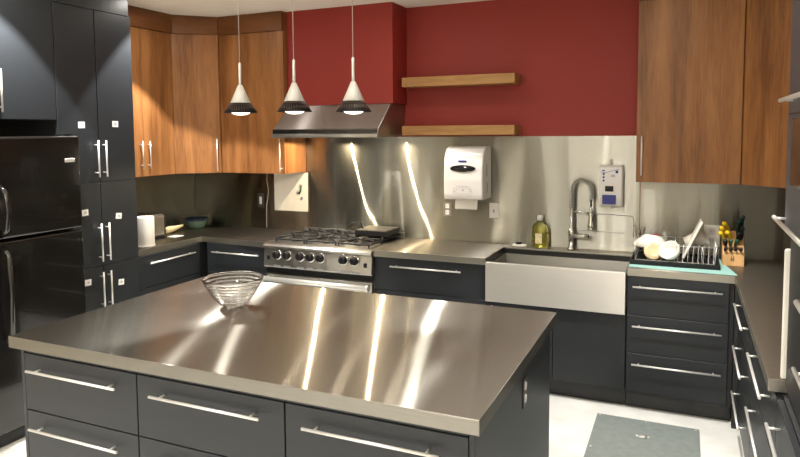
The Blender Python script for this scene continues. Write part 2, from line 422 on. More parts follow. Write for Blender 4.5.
bm = nb(); tube(bm, path+[Vector((fx+2*r, fy-.03, 1.17))], .007, 8); obj('hose', bm, M['black'], fa)
# spring coil round the path
L = [0]
for a, b in zip(path, path[1:]): L.append(L[-1]+(b-a).length)
def along(s):
    for i in range(len(path)-1):
        if s <= L[i+1] or i == len(path)-2:
            f = (s-L[i])/(L[i+1]-L[i]); return path[i].lerp(path[i+1], f), (path[i+1]-path[i]).normalized()
turns = 30; pts = []
for k in range(turns*10+1):
    s = L[-1]*k/(turns*10); p, tt = along(s); sd = Vector((0, 1, 0)); w = tt.cross(sd).normalized(); a = 2*PI*k/10
    pts.append(p+(sd*math.cos(a)+w*math.sin(a))*.0155)
bm = nb(); tube(bm, pts, .0036, 6); obj('spring', bm, M['chrome'], fa)
bm = nb(); hx, hy = fx+2*r, fy-.03
lathe(bm, [(0, 1.075), (.021, 1.075), (.024, 1.10), (.019, 1.13), (.014, 1.175), (.011, 1.19), (.011, 1.24), (0, 1.24)], (hx, hy, 0), 18)
obj('spray_head', bm, M['chrome'], fa)
bm = nb(); tube(bm, [(fx, fy, 1.205), (hx-.01, hy, 1.185)], .0045, 8); lathe(bm, [(.015, 1.175), (.020, 1.175), (.020, 1.20), (.015, 1.20)], (hx, hy, 0), 18, closed=True)
obj('docking_arm', bm, M['chrome'], fa)

# thin wire rail on the splash behind the faucet
bm = nb(); tube(bm, [(-.66, -.011, 1.185), (-.255, -.011, 1.172), (-.235, -.011, 1.16), (-.235, -.011, 1.02)], .0026, 6)
tube(bm, [(-.62, -.011, 1.055), (-.30, -.011, 1.045)], .0012, 6)
tag(obj('wire_rail', bm, M['grey'], origin=(-.45, -.011, 1.17)), 'thin wire line running across the splash behind the faucet', 'wire')

# ------------------------------------------------------------------ range
rx0, rx1 = -2.957, -2.003
rg = thing('gas_range', 'stainless six-burner gas range under the steel hood', 'range', (-2.5, -.33, 0))
obj('body', box(nb(), rx0, rx1, -.5950, -.012, .09, .890), M['ss'], rg)
bm = nb()
for x in (rx0+.05, rx1-.05):
    for y in (-.57, -.07): cyl(bm, (x, y, .001), (x, y, .0895), .022, 14)
obj('foot', bm, M['ss'], rg)
bm = nb(); prism_x(bm, [(-.5960, .725), (-.6420, .722), (-.6500, .735), (-.6360, .868), (-.5960, .868)], rx0, rx1, .002)
cp = obj('control_panel', bm, M['ss'], rg)
bm = nb(); prism_x(bm, [(-.012, .8905), (-.012, .906), (-.6100, .910), (-.6380, .906), (-.6520, .892), (-.6500, .876), (-.6340, .869), (-.5980, .869), (-.5980, .8905)], rx0, rx1)
obj('cooktop', bm, M['ss'], rg)
obj('burner_tray', box(nb(), rx0+.04, rx1-.04, -.5700, -.05, .9105, .9125), M['ss'], rg)
obj('back_guard', box(nb(), rx0, rx1, -.040, -.012, .9107, .955, .002), M['ss'], rg)
nrm = Vector((0, -1, .1)).normalized()
for kx in (-2.827, -2.735, -2.615, -2.525, -2.435, -2.236, -2.142):
    kz = .826; c0 = Vector((kx, -.6435, kz))
    R = Matrix.Translation(c0) @ nrm.to_track_quat('Z', 'Y').to_matrix().to_4x4()
    bm = nb(); lathe(bm, [(.030, .0), (.039, .0), (.040, .006), (.035, .009), (.030, .009)], n=24, closed=True)
    bmesh.ops.transform(bm, matrix=R, verts=list(bm.verts)); bz = obj('knob_bezel', bm, M['chrome'], cp)
    bm = nb(); lathe(bm, [(0, .001), (.0295, .001), (.0295, .022), (.027, .036), (0, .037)], n=20)
    box(bm, -.005, .005, -.024, .024, .036, .044, .002)
    bmesh.ops.transform(bm, matrix=R, verts=list(bm.verts)); obj('knob', bm, M['black'], bz)
    obj('knob_legend', box(nb(), kx-.03, kx+.03, -.6530, -.6465, .730, .745), M['grey'], cp)
for kx in (-2.912, -2.055):
    obj('switch', box(nb(), kx-.012, kx+.012, -.6500, -.6380, .782, .815, .002), M['black'], cp)
# oven door, kick panel and towel-bar handle
obj('dark_gap', box(nb(), rx0+.004, rx1-.004, -.606, -.5965, .672, .724), M['black'], rg)  # black strip stands in for the dark gap over the oven door
od = obj('oven_door', box(nb(), rx0+.004, rx1-.004, -.6320, -.5970, .20, .668, .004), M['ss'], rg)
obj('window', box(nb(), rx0+.17, rx1-.17, -.6340, -.6315, .31, .53, .001, 1), M['ovenglass'], od)
bm = nb(); tube(bm, [(rx0+.012, -.6960, .640), (rx1-.012, -.6960, .640)], .019, 18)
for x in (rx0+.035, rx1-.035): tube(bm, [(x, -.6300, .640), (x, -.6960, .640)], .013, 12)
for x in (rx0+.012, rx1-.012): tube(bm, [(x-.012, -.6960, .640), (x+.012, -.6960, .640)], .025, 18)
obj('handle', bm, M['bar'], od)
obj('kick_panel', box(nb(), rx0+.004, rx1-.004, -.6250, -.5970, .10, .192, .003), M['ss'], rg)
# burners and grates
W3 = (rx1-rx0-.10)/3
for i in range(3):
    gx0 = rx0+.05+i*W3+.004; gx1 = gx0+W3-.008
    for j, (gy0, gy1) in enumerate(((-.5680, -.332), (-.326, -.060))):
        cx, cy = (gx0+gx1)/2, (gy0+gy1)/2
        bm = nb(); lathe(bm, [(0, .913), (.052, .913), (.052, .920), (.040, .927), (.036, .932), (0, .933)], (cx, cy, 0), 24)
        obj('burner', bm, M['iron'], rg)
        bm = nb(); s = .0065; zt = .953
        for (a, b, c_, d_) in ((gx0, gx1, gy0, gy0+.011), (gx0, gx1, gy1-.011, gy1), (gx0, gx0+.011, gy0+.012, gy1-.012), (gx1-.011, gx1, gy0+.012, gy1-.012)):
            box(bm, a, b, c_, d_, .930, .943, .002, 1)
        for (qx, qy) in ((gx0+.008, gy0+.008), (gx1-.008, gy0+.008), (gx0+.008, gy1-.008), (gx1-.008, gy1-.008)):
            tube(bm, [(qx, qy, .9135), (qx, qy, .935)], .006, 8)
            e = Vector((cx, cy, zt))+(Vector((qx, qy, zt))-Vector((cx, cy, zt)))*.16
            tube(bm, [(qx, qy, .938), (qx+(cx-qx)*.12, qy+(cy-qy)*.12, zt), e], s, 6)
        for (qx, qy) in ((cx, gy0+.006), (cx, gy1-.006), (gx0+.006, cy), (gx1-.006, cy)):
            e = Vector((cx, cy, zt))+(Vector((qx, qy, zt))-Vector((cx, cy, zt)))*.35
            tube(bm, [(qx, qy, .938), (qx+(cx-qx)*.2, qy+(cy-qy)*.2, zt), e], s, 6)
        obj('grate', bm, M['iron'], rg)
# griddle with perforated cover on rear right burner
gl = thing('stovetop_griddle', 'black griddle with perforated steel top on the rear right burner', 'griddle', (-2.16, -.19, .96))
bm = nb(); gx0, gx1, gy0, gy1 = -2.315, -2.035, -.31, -.05
box(bm, gx0, gx1, gy0, gy1, .9605, 1.002, .004); obj('pan', bm, M['iron'], gl)
bm = nb(); box(bm, gx0+.012, gx1-.012, gy0+.012, gy1-.012, 1.0025, 1.007, .001, 1); tp = obj('perforated_top', bm, M['ss'], gl)
bm = nb()
for i in range(9):
    for j in range(7):
        lathe(bm, [(0, 1.0074), (.0055, 1.0074)], (gx0+.036+i*.026, gy0+.034+j*.031, 0), 8)
obj('hole', bm, M['iron'], tp)['kind'] = 'stuff'
bm = nb(); tube(bm, [(gx0+.02, gy0+.03, 1.0), (gx0-.10, gy0+.02, 1.0), (gx0-.02, gy0+.02, 1.055), (gx0+.03, gy0+.04, 1.06), (gx0+.045, gy0+.06, 1.008)], .006, 8)
obj('handle', bm, M['iron'], gl)

# range hood
hd = thing('range_hood', 'stainless range hood with sloping front under the red chase', 'hood', (-2.48, -.25, 1.74))
bm = nb(); hx0, hx1 = -2.944, -2.006
prism_x(bm, [(-.008, 1.752), (-.500, 1.752), (-.500, 1.810), (-.275, 2.002), (-.008, 2.002)], hx0, hx1, .002)
obj('canopy', bm, M['hood'], hd)
bm = nb(); prism_x(bm, [(-.501, 1.812), (-.508, 1.808), (-.510, 1.775), (-.522, 1.768), (-.524, 1.744), (-.501, 1.742)], hx0-.001, hx1+.001, .001)
obj('front_lip', bm, M['ss'], hd)
obj('dark_lip_band', box(nb(), hx0+.004, hx1-.004, -.5125, -.5085, 1.773, 1.806), M['blackgloss'], hd)  # black strip paints in the dark reflection above the bright lip
for k in range(3):
    a = hx0+.03+k*.297
    bm = nb(); box(bm, a, a+.285, -.46, -.16, 1.745, 1.7515)
    for q in range(9): box(bm, a+.012+q*.0295, a+.028+q*.0295, -.45, -.17, 1.741, 1.746)
    obj('baffle_filter', bm, M['ss'], hd)
HL = ((-2.69, -.35), (-2.125, -.35))
for x, y in HL:
    bm = nb(); lathe(bm, [(0, 1.749), (.024, 1.749), (.024, 1.7515), (0, 1.7515)], (x, y, 0), 20); hl = obj('hood_lamp', bm, M['lamp'], hd)

# ------------------------------------------------------------------ upper cabinets
def quadbox(bm, a, b, dep, z0, z1, bev=.0012):
    """slab whose outer face runs from a to b (plan), dep thick to the left-hand side"""
    a = Vector((a[0], a[1])); b = Vector((b[0], b[1])); d = (b-a).normalized(); n = Vector((-d.y, d.x))
    return prism(bm, [tuple(a), tuple(b), tuple(b+n*dep), tuple(a+n*dep)], z0, z1, bev)
UB, UC = 1.440, 2.620
uc1 = thing('wall_cabinet', 'two-door cherry wall cabinet beside the dark pantry', 'cabinet', (-4.05, -.93, UB))
obj('carcass', box(nb(), XL+.008, -3.897, -1.298, -.604, UB, H-.002), M['wood'], uc1)
obj('crown_board', box(nb(), -3.897, -3.862, -1.298, -.606, UC, H-.002), M['wood_b'], uc1)
for y0, y1, hy in ((-1.296, -.945, -.985), (-.941, -.606, -.908)):
    d = obj('door', box(nb(), -3.896, -3.877, y0, y1, UB, UC-.003, .0012, 1), M['wood'], uc1)
    handle(d, (-3.877, hy, 1.50), (-3.877, hy, 1.725), (1, 0, 0), .034, .0048, .03)
uc2 = thing('corner_wall_cabinet', 'cherry corner wall cabinet with diagonal door, left of the hood', 'cabinet', (-3.95, -.25, UB))
obj('carcass', prism(nb(), [(XL+.008, -.008), (XL+.008, -.600), (-3.893, -.600), (-3.605, -.345), (-3.605, -.008)], UB, H-.002), M['wood'], uc2)
pa, pb = (-3.877, -.600), (-3.607, -.330)
bm = nb(); quadbox(bm, pa, pb, .018, UB, UC-.003); d = obj('door', bm, M['wood'], uc2)
handle(d, (-3.634, -.357, 1.455), (-3.634, -.357, 1.735), (.7071, -.7071, 0), .034, .0048, .03)
bm = nb(); quadbox(bm, (-3.8615, -.6045), (-3.6025, -.3455), .033, UC, H-.002); obj('crown_board', bm, M['wood_b'], uc2)
uc3 = thing('wall_cabinet', 'single-door cherry wall cabinet directly left of the range hood', 'cabinet', (-3.29, -.17, UB))
obj('carcass', box(nb(), -3.601, -2.950, -.310, -.008, UB, H-.002), M['wood'], uc3)
obj('crown_board', box(nb(), -3.600, -2.950, -.345, -.311, UC, H-.002), M['wood_b'], uc3)
d = obj('door', box(nb(), -3.600, -2.951, -.330, -.311, UB, UC-.003, .0012, 1), M['wood'], uc3)
handle(d, (-2.980, -.330, 1.455), (-2.980, -.330, 1.735), (0, -1, 0), .034, .0048, .03)
uc4 = thing('wall_cabinet', 'single-door cherry wall cabinet right of the sink above dish rack', 'cabinet', (.1, -.17, UB))
obj('carcass', box(nb(), -.205, .408, -.310, -.008, UB, H-.002), M['wood'], uc4)
obj('crown_board', box(nb(), -.205, .412, -.345, -.311, UC, H-.002), M['wood_b'], uc4)
d = obj('door', box(nb(), -.204, .409, -.330, -.311, UB, UC-.003, .0012, 1), M['wood'], uc4)
handle(d, (-.170, -.330, 1.485), (-.170, -.330, 1.745), (0, -1, 0), .034, .0048, .03)
uc5 = thing('corner_wall_cabinet', 'cherry corner wall cabinet with diagonal door above the knife block', 'cabinet', (.8, -.25, UB))
obj('carcass', prism(nb(), [(.412, -.008), (.412, -.312), (.716, -.616), (XR-.008, -.616), (XR-.008, -.008)], UB, H-.002), M['wood'], uc5)
bm = nb(); quadbox(bm, (.416, -.334), (.700, -.618), .018, UB, UC-.003); d = obj('door', bm, M['wood'], uc5)
handle(d, (.668, -.586, 1.485), (.668, -.586, 1.745), (-.7071, -.7071, 0), .034, .006, .03)
bm = nb(); quadbox(bm, (.4165, -.350), (.6825, -.616), .03, UC, H-.002); obj('crown_board', bm, M['wood_b'], uc5)
# floating shelves
for z0, lb_ in ((2.131, 'upper of the two thick wooden floating shelves on the red wall'), (1.755, 'lower of the two thick wooden floating shelves, just above the backsplash')):
    o = obj('floating_shelf', box(nb(), -1.945, -1.052, -.20, -.001, z0, z0+.072, .002), M['wood_h'], origin=(-1.5, -.1, z0))
    tag(o, lb_, 'shelf', 'floating shelves on the red wall')

# ------------------------------------------------------------------ oven tower
ot = thing('oven_tower', 'tall charcoal oven tower at the right edge of the picture', 'oven', (.73, -2.8, .87))
obj('carcass', box(nb(), .455, XR-.008, -3.22, -2.336, .868, H-.002), M['dark'], ot)
obj('base_trim', box(nb(), .440, .4545, -3.22, -2.338, .868, .885), M['towersteel'], ot)
up = obj('upper_oven_front', box(nb(), .410, .4548, -3.20, -2.338, 1.455, 2.30, .003), M['towersteel'], ot)
obj('window', box(nb(), .4085, .4105, -3.10, -2.44, 1.60, 1.815, .001, 1), M['ovenglass'], up)
obj('control_display', box(nb(), .4085, .4105, -3.05, -2.55, 2.02, 2.12, .001, 1), M['ovenglass'], up)
obj('door_gap', box(nb(), .4092, .4104, -3.199, -2.339, 1.828, 1.834), M['black'], up)
def ovenhandle(z, y0, y1, x, xw, par, r=.012):
    bm = nb(); tube(bm, [(x, y0, z), (x, y1, z)], r, 14)
    for y in (y0+.04, y1-.04): tube(bm, [(x, y, z), (xw, y, z)], r*.7, 10)
    obj('handle', bm, M['bar'], par)
ovenhandle(1.875, -3.16, -2.40, .378, .4095, up, .007)
ovenhandle(1.482, -3.16, -2.335, .378, .4095, up, .007)
lo = obj('lower_oven_front', box(nb(), .430, .4548, -3.20, -2.338, .890, 1.450, .003), M['black'], ot)
ovenhandle(1.30, -3.16, -2.80, .390, .4295, lo, .009)
ovenhandle(1.105, -3.16, -2.78, .390, .4295, lo, .006)
o = obj('cutting_board', box(nb(), .416, .80, -2.327, -2.307, TOP+.001, 1.372, .008, 3), M['board'], origin=(.6, -2.317, TOP))
tag(o, 'white plastic cutting board standing on edge against the oven tower', 'cutting board')

# ------------------------------------------------------------------ island
ix0, ix1, iy0, iy1 = -2.545, -.478, -3.002, -1.800
il = thing('kitchen_island', 'large charcoal island with stainless top in the middle of the kitchen', 'island', (-1.5, -2.4, 0))
obj('carcass', box(nb(), ix0+.02, ix1-.02, iy0+.021, iy1, .10, .862), M['dark2'], il)
obj('toe_kick', box(nb(), ix0+.03, ix1-.03, iy0+.07, iy1-.06, .001, .0995), M['toe'], il)
obj('end_panel', box(nb(), ix1-.0195, ix1, iy0, iy1, .002, .862, .0015, 1), M['dark'], il)
obj('end_panel', box(nb(), ix0, ix0+.0195, iy0, iy1, .002, .862, .0015, 1), M['dark'], il)
obj('back_panel', box(nb(), ix0+.02, ix1-.02, iy1+.0005, iy1+.019, .10, .862), M['dark'], il)
TI = TOP
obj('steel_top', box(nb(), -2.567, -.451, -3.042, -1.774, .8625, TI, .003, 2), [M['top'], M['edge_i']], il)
cols = ((-2.523, -1.876), (-1.870, -1.180), (-1.174, -.500))
rows = ((.583, .832, .770), (.334, .578, .512), (.105, .329, .265))
for (a, b), (ha, hb) in zip(cols, ((-2.470, -1.955), (-1.775, -1.262), (-1.085, -.585))):
    for z0, z1, hz in rows:
        d = obj('drawer_front', box(nb(), a, b, iy0, iy0+.02, z0, z1, .0012, 1), M['dark'], il)
        handle(d, (ha, iy0, hz), (hb, iy0, hz), (0, -1, 0), .036, .0056, .045)
obj('top_rail', box(nb(), -2.523, -.500, iy0+.004, iy0+.02, .836, .862), M['dark'], il)
bm = nb(); box(bm, ix1, ix1+.004, -2.365, -2.305, .672, .790, .0015, 1); pl = obj('outlet_plate', bm, M['plate'], il)
for z in (.705, .757):
    bm = nb(); lathe(bm, [(0, 0), (.017, 0), (.017, .003), (0, .003)], (ix1+.004, -2.335, z), 16, rot('Y', 90)); obj('socket', bm, M['white'], pl)

# glass bowl on the island
bwx, bwy = -1.955, -2.29
prof = []
N = 60
def bowl_r(t): return .045+.103*math.sin(min(1, t)*PI/2)**.9 if t > 0 else .045
outer = []; inner = []
for k in range(N+1):
    t = k/N; z = .010+.138*t**1.25; r = .044+.104*(t**.78)
    rib = .0011*math.sin(t*2*PI*10)
    outer.append((r+rib+.0028, z)); inner.append((r-.0012, z+.003))
prof = [(0, 0), (.040, 0), (.044, .003)]+outer+inner[::-1]+[(0, .012)]
bm = nb(); lathe(bm, prof, (0, 0, 0), 56, rot('Y', 0))
gb = obj('glass_bowl', bm, M['glass']); gb.location = (bwx, bwy, TI+.001)
tag(gb, 'clear ribbed glass bowl standing on the island top', 'bowl')

# ------------------------------------------------------------------ pendants
def pendant(x, y, z, label):
    t = thing('pendant_lamp', label, 'pendant lamp', (x, y, z), group='cone pendant lamps over the island')
    bm = nb(); lathe(bm, [(.006, .137), (.010, .135), (.048, .050), (.0465, .050), (.006, .130)], n=40, closed=True); sh = obj('cone_shade', bm, M['shade'], None)
    parts = [sh]
    bm = nb(); lathe(bm, [(.0485, .0495), (.0800, .002), (.0785, .001), (.0470, .0495)], n=40, closed=True); bd = obj('perforated_band', bm, M['bronze'], None)
    bm = nb()
    for k in range(36):
        a = 2*PI*k/36
        for (r0, z0, r1, z1) in ((.0518, .0452, .0570, .0374), (.0602, .0325, .0707, .0166)):
            p0 = Vector((r0*math.cos(a), r0*math.sin(a), z0)); p1 = Vector((r1*math.cos(a+.04), r1*math.sin(a+.04), z1))
            tube(bm, [p0, p1], .0007, 4)
    pf = obj('perforation', bm, M['bronzeh'], None); pf['kind'] = 'stuff'
    bm = nb(); lathe(bm, [(0, -.010), (.020, -.0085), (.036, -.004), (.046, .004), (.046, .008), (0, .008)], n=32); ls = obj('diffuser', bm, M['lamp'], None)
    bm = nb(); lathe(bm, [(0, .130), (.0065, .130), (.0065, .235), (.0035, .243), (0, .243)], n=16); st = obj('stem', bm, M['bar'], None)
    top = H-z
    bm = nb(); tube(bm, [(0, 0, .240), (0, 0, top-.012)], .0016, 6); cb = obj('cable', bm, M['cord'], None)
    bm = nb(); lathe(bm, [(0, top-.022), (.05, top-.018), (.055, top-.001), (0, top-.001)], n=24); cn = obj('ceiling_canopy', bm, M['bar'], None)
    for o in (sh, bd, ls, st, cb, cn): o.parent = t
    pf.parent = bd
    return t
py = -2.30
p1 = pendant(-1.874, py, 1.877, 'leftmost of three cone pendant lamps over the island')
p2 = dup(p1, (-1.568, py, 1.877), 'middle one of three cone pendant lamps over the island')
p3 = dup(p1, (-1.259, py, 1.871), 'rightmost of three cone pendant lamps over the island')

# ------------------------------------------------------------------ wall things
# paper towel dispenser
td = thing('paper_towel_dispenser', 'white paper towel dispenser on the steel splash under the shelves', 'dispenser', (-1.45, -.1, 1.27))
bm = nb(); prism_x(bm, [(-.008, 1.27), (-.198, 1.27), (-.208, 1.30), (-.212, 1.42), (-.205, 1.53), (-.188, 1.61), (-.160, 1.655), (-.120, 1.668), (-.008, 1.668)], -1.600, -1.310, .010)
for f in bm.faces: f.smooth = False
hs = obj('housing', bm, M['white'], td)
bm = nb(); lathe(bm, [(0, 0), (1, 0), (1, .004), (0, .004)], n=36)
bmesh.ops.transform(bm, matrix=Matrix.Translation((-1.455, -.209, 1.505)) @ rot('X', 84) @ Matrix.Diagonal((.095, .026, 1, 1)), verts=list(bm.verts))
obj('window', bm, M['ovenglass'], hs)
obj('brand_plate', box(nb(), -1.490, -1.430, -.2055, -.2025, 1.552, 1.566, .001, 1), M['bluetag'], hs)
bm = nb()
for k in range(7):
    a = PI*(k+.5)/7; tube(bm, [(-1.455+.052*math.cos(a), -.2135, 1.325+.035*math.sin(a)), (-1.455+.066*math.cos(a), -.2135, 1.325+.046*math.sin(a))], .0014, 4)
tube(bm, [(-1.525, -.2135, 1.318), (-1.522, -.2135, 1.350), (-1.490, -.2135, 1.374), (-1.420, -.2135, 1.374), (-1.388, -.2135, 1.350), (-1.385, -.2135, 1.318), (-1.525, -.2135, 1.318)], .0009, 4)
tube(bm, [(-1.462, -.2135, 1.350), (-1.455, -.2135, 1.335), (-1.446, -.2135, 1.352)], .0022, 4)
obj('printed_symbols', bm, M['grey'], hs)
bm = nb()
box(bm, -1.3105, -1.3085, -.125, -.112, 1.44, 1.54, .001, 1); tube(bm, [(-1.309, -.118, 1.40), (-1.309, -.108, 1.37), (-1.309, -.112, 1.33), (-1.309, -.122, 1.315)], .003, 5)
obj('side_slot', bm, M['grey'], hs)
pts_ = [(-1.535, 1.268)]; bm = nb()
pw = [(-1.540, 1.268)]+[(-1.540+.012*k*1.0, 1.195-(.007 if k % 2 else 0)) for k in range(15)]+[(-1.372, 1.268)]
t_ = bmesh.new(); a_ = [t_.verts.new((q[0], -.135-(.01 if q[1] < 1.25 else 0), q[1])) for q in pw]; b_ = [t_.verts.new((q[0], -.1335-(.01 if q[1] < 1.25 else 0), q[1])) for q in pw]
t_.faces.new(a_); t_.faces.new(b_[::-1])
for i in range(len(pw)): t_.faces.new((a_[i], b_[i], b_[(i+1) % len(pw)], a_[(i+1) % len(pw)]))
bmesh.ops.recalc_face_normals(t_, faces=list(t_.faces)); merge(bm, t_)
obj('paper_towel', bm, M['paper'], td)
for o in [c_ for c_ in td.children]+[g_ for c_ in td.children for g_ in c_.children]:
    of = OFF[td.name]
    for v in o.data.vertices:
        v.co.x = -1.4275+(v.co.x+of.x+1.455)*1.05-of.x; v.co.y = (v.co.y+of.y)*1.22-of.y

# soap dispenser
sd = thing('soap_dispenser', 'white soap dispenser with blue push bar right of the faucet', 'dispenser', (-.39, -.06, 1.246))
bm = nb(); prism_x(bm, [(-.008, 1.248), (-.098, 1.248), (-.110, 1.30), (-.108, 1.44), (-.100, 1.525), (-.085, 1.535), (-.008, 1.535)], -.465, -.308, .007); hs = obj('housing', bm, M['white'], sd)
obj('push_bar', box(nb(), -.440, -.348, -.122, -.106, 1.262, 1.328, .004), M['blue'], hs)
bm = nb(); prism_x(bm, [(-.108, 1.35), (-.118, 1.362), (-.1175, 1.385), (-.108, 1.392)], -.422, -.366, .002); obj('sight_window', bm, M['black'], hs)
bm = nb()
for z in (1.475, 1.452, 1.428):
    lathe(bm, [(0, 0), (.0075, 0), (.0075, .002), (0, .002)], (-.433, -.1065, z), 12, rot('X', 90))
lathe(bm, [(0, 0), (.010, 0), (.010, .002), (0, .002)], (-.345, -.104, 1.49), 14, rot('X', 90))
box(bm, -.445, -.425, -.1055, -.102, 1.495, 1.503)
tube(bm, [(-.452, -.1055, 1.489), (-.42, -.106, 1.484), (-.38, -.1055, 1.497), (-.33, -.103, 1.508)], .0015, 5)
for z in (1.468, 1.462, 1.456): box(bm, -.385, -.355, -.1085, -.1055, z, z+.002)
obj('printed_logo', bm, M['bluetag'], hs)
bm = nb(); lathe(bm, [(0, 0), (.006, 0), (.010, .018), (.008, .035), (0, .040)], (-.395, -.03, 1.537), 14); obj('refill_tip', bm, M['white'], sd)
bm = nb(); cyl(bm, (-.39, -.06, 1.232), (-.39, -.06, 1.247), .008); obj('nozzle', bm, M['white'], sd)

# switches and outlets on the splash
def outlet(label, x0, x1, z0, z1, plate, face, kind, name='wall_outlet'):
    t = thing(name, label, 'outlet' if name == 'wall_outlet' else 'switch', ((x0+x1)/2, -.01, z0))
    pl = obj('cover_plate', box(nb(), x0, x1, -.012, -.007, z0, z1, .002), plate, t)
    w = x1-x0; h = z1-z0
    if kind == 'rocker': obj('rocker', box(nb(), x0+w*.33, x1-w*.33, -.017, -.0115, z0+h*.24, z1-h*.24, .001, 1), face, pl)
    if kind == 'toggle': obj('toggle', box(nb(), x0+w*.43, x1-w*.43, -.024, -.0115, z0+h*.38, z1-h*.42, .001, 1), face, pl)
    if kind == 'duplex':
        for zz in (z0+h*.28, z0+h*.72):
            bm = nb(); box(bm, x0+w*.28, x1-w*.28, -.0135, -.0115, zz-h*.16, zz+h*.16, .004); s_ = obj('socket', bm, face, pl)
            bm = nb()
            for dx in (-.007, .007): box(bm, (x0+x1)/2+dx-.0012, (x0+x1)/2+dx+.0012, -.0142, -.0130, zz-.004, zz+.008)
            obj('slot', bm, M['ink'], s_)
outlet('dark wall plate with white switch left of the hanging white sheet', -3.470, -3.400, 1.105, 1.235, M['plate'], M['white'], 'rocker', 'wall_switch')
outlet('steel outlet plate partly below the paper towel dispenser', -1.672, -1.602, 1.108, 1.222, M['ss'], M['white'], 'duplex')
outlet('white switch plate right below the paper towel dispenser', -1.292, -1.218, 1.110, 1.228, M['white'], M['grey'], 'toggle', 'wall_switch')
outlet('steel outlet plate behind the dish rack near knife block', .222, .318, .985, 1.135, M['bar'], M['white'], 'duplex')

# hanging white sheet with keys, and the cord left of it
ws = thing('hanging_white_sheet', 'thin white board hanging on the splash left of the range', 'board', (-3.10, -.015, 1.09))
sh = obj('sheet', box(nb(), -3.283, -2.935, -.016, -.010, 1.088, 1.432, .001, 1), M['board'], ws)
bm = nb(); tube(bm, [(-3.0, -.020, 1.305), (-3.005, -.022, 1.265), (-3.02, -.022, 1.245)], .009, 8); obj('green_tag', bm, M['green'], ws)
for (x, z) in ((-2.998, 1.315), (-3.03, 1.255), (-2.993, 1.205)):
    bm = nb(); lathe(bm, [(0, 0), (.013, 0), (.013, .006), (0, .006)], (x, -.0165, z), 14, rot('X', 90)); obj('magnet', bm, M['grey'], ws)
bm = nb(); tube(bm, [(-3.36, -.011, 1.437), (-3.366, -.011, 1.35), (-3.35, -.011, 1.27), (-3.358, -.011, 1.20), (-3.375, -.011, 1.12), (-3.378, -.011, .925)], .0035, 8)
tag(obj('power_cord', bm, M['cord'], origin=(-3.37, -.011, .93)), 'thin pale cord hanging down the splash beside the dark switch', 'cord')

# ------------------------------------------------------------------ things on the left worktop
pt = thing('paper_towel_roll', 'upright roll of paper towels on the left worktop beside the pantry', 'paper towel', (-3.735, -1.10, TOP))
bm = nb(); lathe(bm, [(0, TOP+.0005), (.072, TOP+.0005), (.072, TOP+.008), (0, TOP+.008)], (-3.735, -1.10, 0), 28); obj('base', bm, M['white'], pt)
bm = nb(); lathe(bm, [(.020, TOP+.009), (.066, TOP+.009), (.068, TOP+.015), (.068, TOP+.222), (.065, TOP+.228), (.020, TOP+.228)], (-3.735, -1.10, 0), 32, closed=True); obj('paper_roll', bm, M['paper'], pt)
bm = nb(); lathe(bm, [(0, TOP+.008), (.006, TOP+.008), (.006, TOP+.229), (.010, TOP+.231), (.008, TOP+.235), (0, TOP+.236)], (-3.735, -1.10, 0), 16); obj('spindle', bm, M['white'], pt)

tr = thing('toaster', 'stainless toaster with dark end behind the paper towel roll', 'toaster', (-3.97, -.90, TOP))
bm = nb(); box(bm, -4.10, -3.87, -1.06, -.74, TOP+.018, TOP+.205, .028, 4); tb = obj('body', bm, M['ss'], tr)
bm = nb(); box(bm, -4.095, -3.875, -1.055, -.745, TOP+.001, TOP+.017, .004); obj('base', bm, M['black'], tr)
bm = nb(); box(bm, -4.08, -3.89, -.7395, -.720, TOP+.025, TOP+.185, .008); ep = obj('end_panel', bm, M['black'], tr)
bm = nb(); box(bm, -3.99, -3.955, -.7195, -.690, TOP+.10, TOP+.125, .004); obj('lever', bm, M['chrome'], ep)
for xx in (-4.03, -3.955): obj('slot', box(nb(), xx, xx+.028, -1.01, -.79, TOP+.2045, TOP+.2065), M['black'], tb)

bm = nb()
tube(bm, [(-4.02, -.60, TOP+.036), (-4.01, -.55, TOP+.044), (-4.00, -.49, TOP+.050), (-3.98, -.42, TOP+.060)], [.024, .030, .022, .009], 14)
bmesh.ops.scale(bm, vec=(1, 1, 1), verts=list(bm.verts))
for v in bm.verts:
    v.co.x += .004*math.sin(v.co.y*120); v.co.z += .003*math.sin(v.co.x*140+v.co.y*90)
mz = min(v.co.z for v in bm.verts)
for v in bm.verts: v.co.z += TOP+.001-mz
tag(obj('folded_bag', bm, M['bread'], origin=(-3.95, -.58, TOP)), 'pale yellow twisted bag lying beside the toaster', 'bag')
tag(obj('paper_napkin', box(nb(), -3.88, -3.79, -.72, -.62, TOP+.001, TOP+.005, .001, 1), M['paper'], origin=(-3.83, -.67, TOP)), 'small white napkin lying flat in front of the toaster', 'napkin')

gd = thing('glass_dish', 'green glass storage dish with navy lid in the left worktop corner', 'dish', (-4.02, -.20, TOP))
bm = nb(); lathe(bm, [(0, TOP+.001), (.080, TOP+.001), (.100, TOP+.062), (.106, TOP+.066), (.098, TOP+.066), (.075, TOP+.008), (0, TOP+.007)], (-4.04, -.18, 0), 32); obj('dish', bm, M['greenglass'], gd)
bm = nb(); lathe(bm, [(0, TOP+.067), (.107, TOP+.067), (.109, TOP+.086), (.05, TOP+.096), (0, TOP+.096)], (-4.04, -.18, 0), 32); obj('lid', bm, M['navy'], gd)

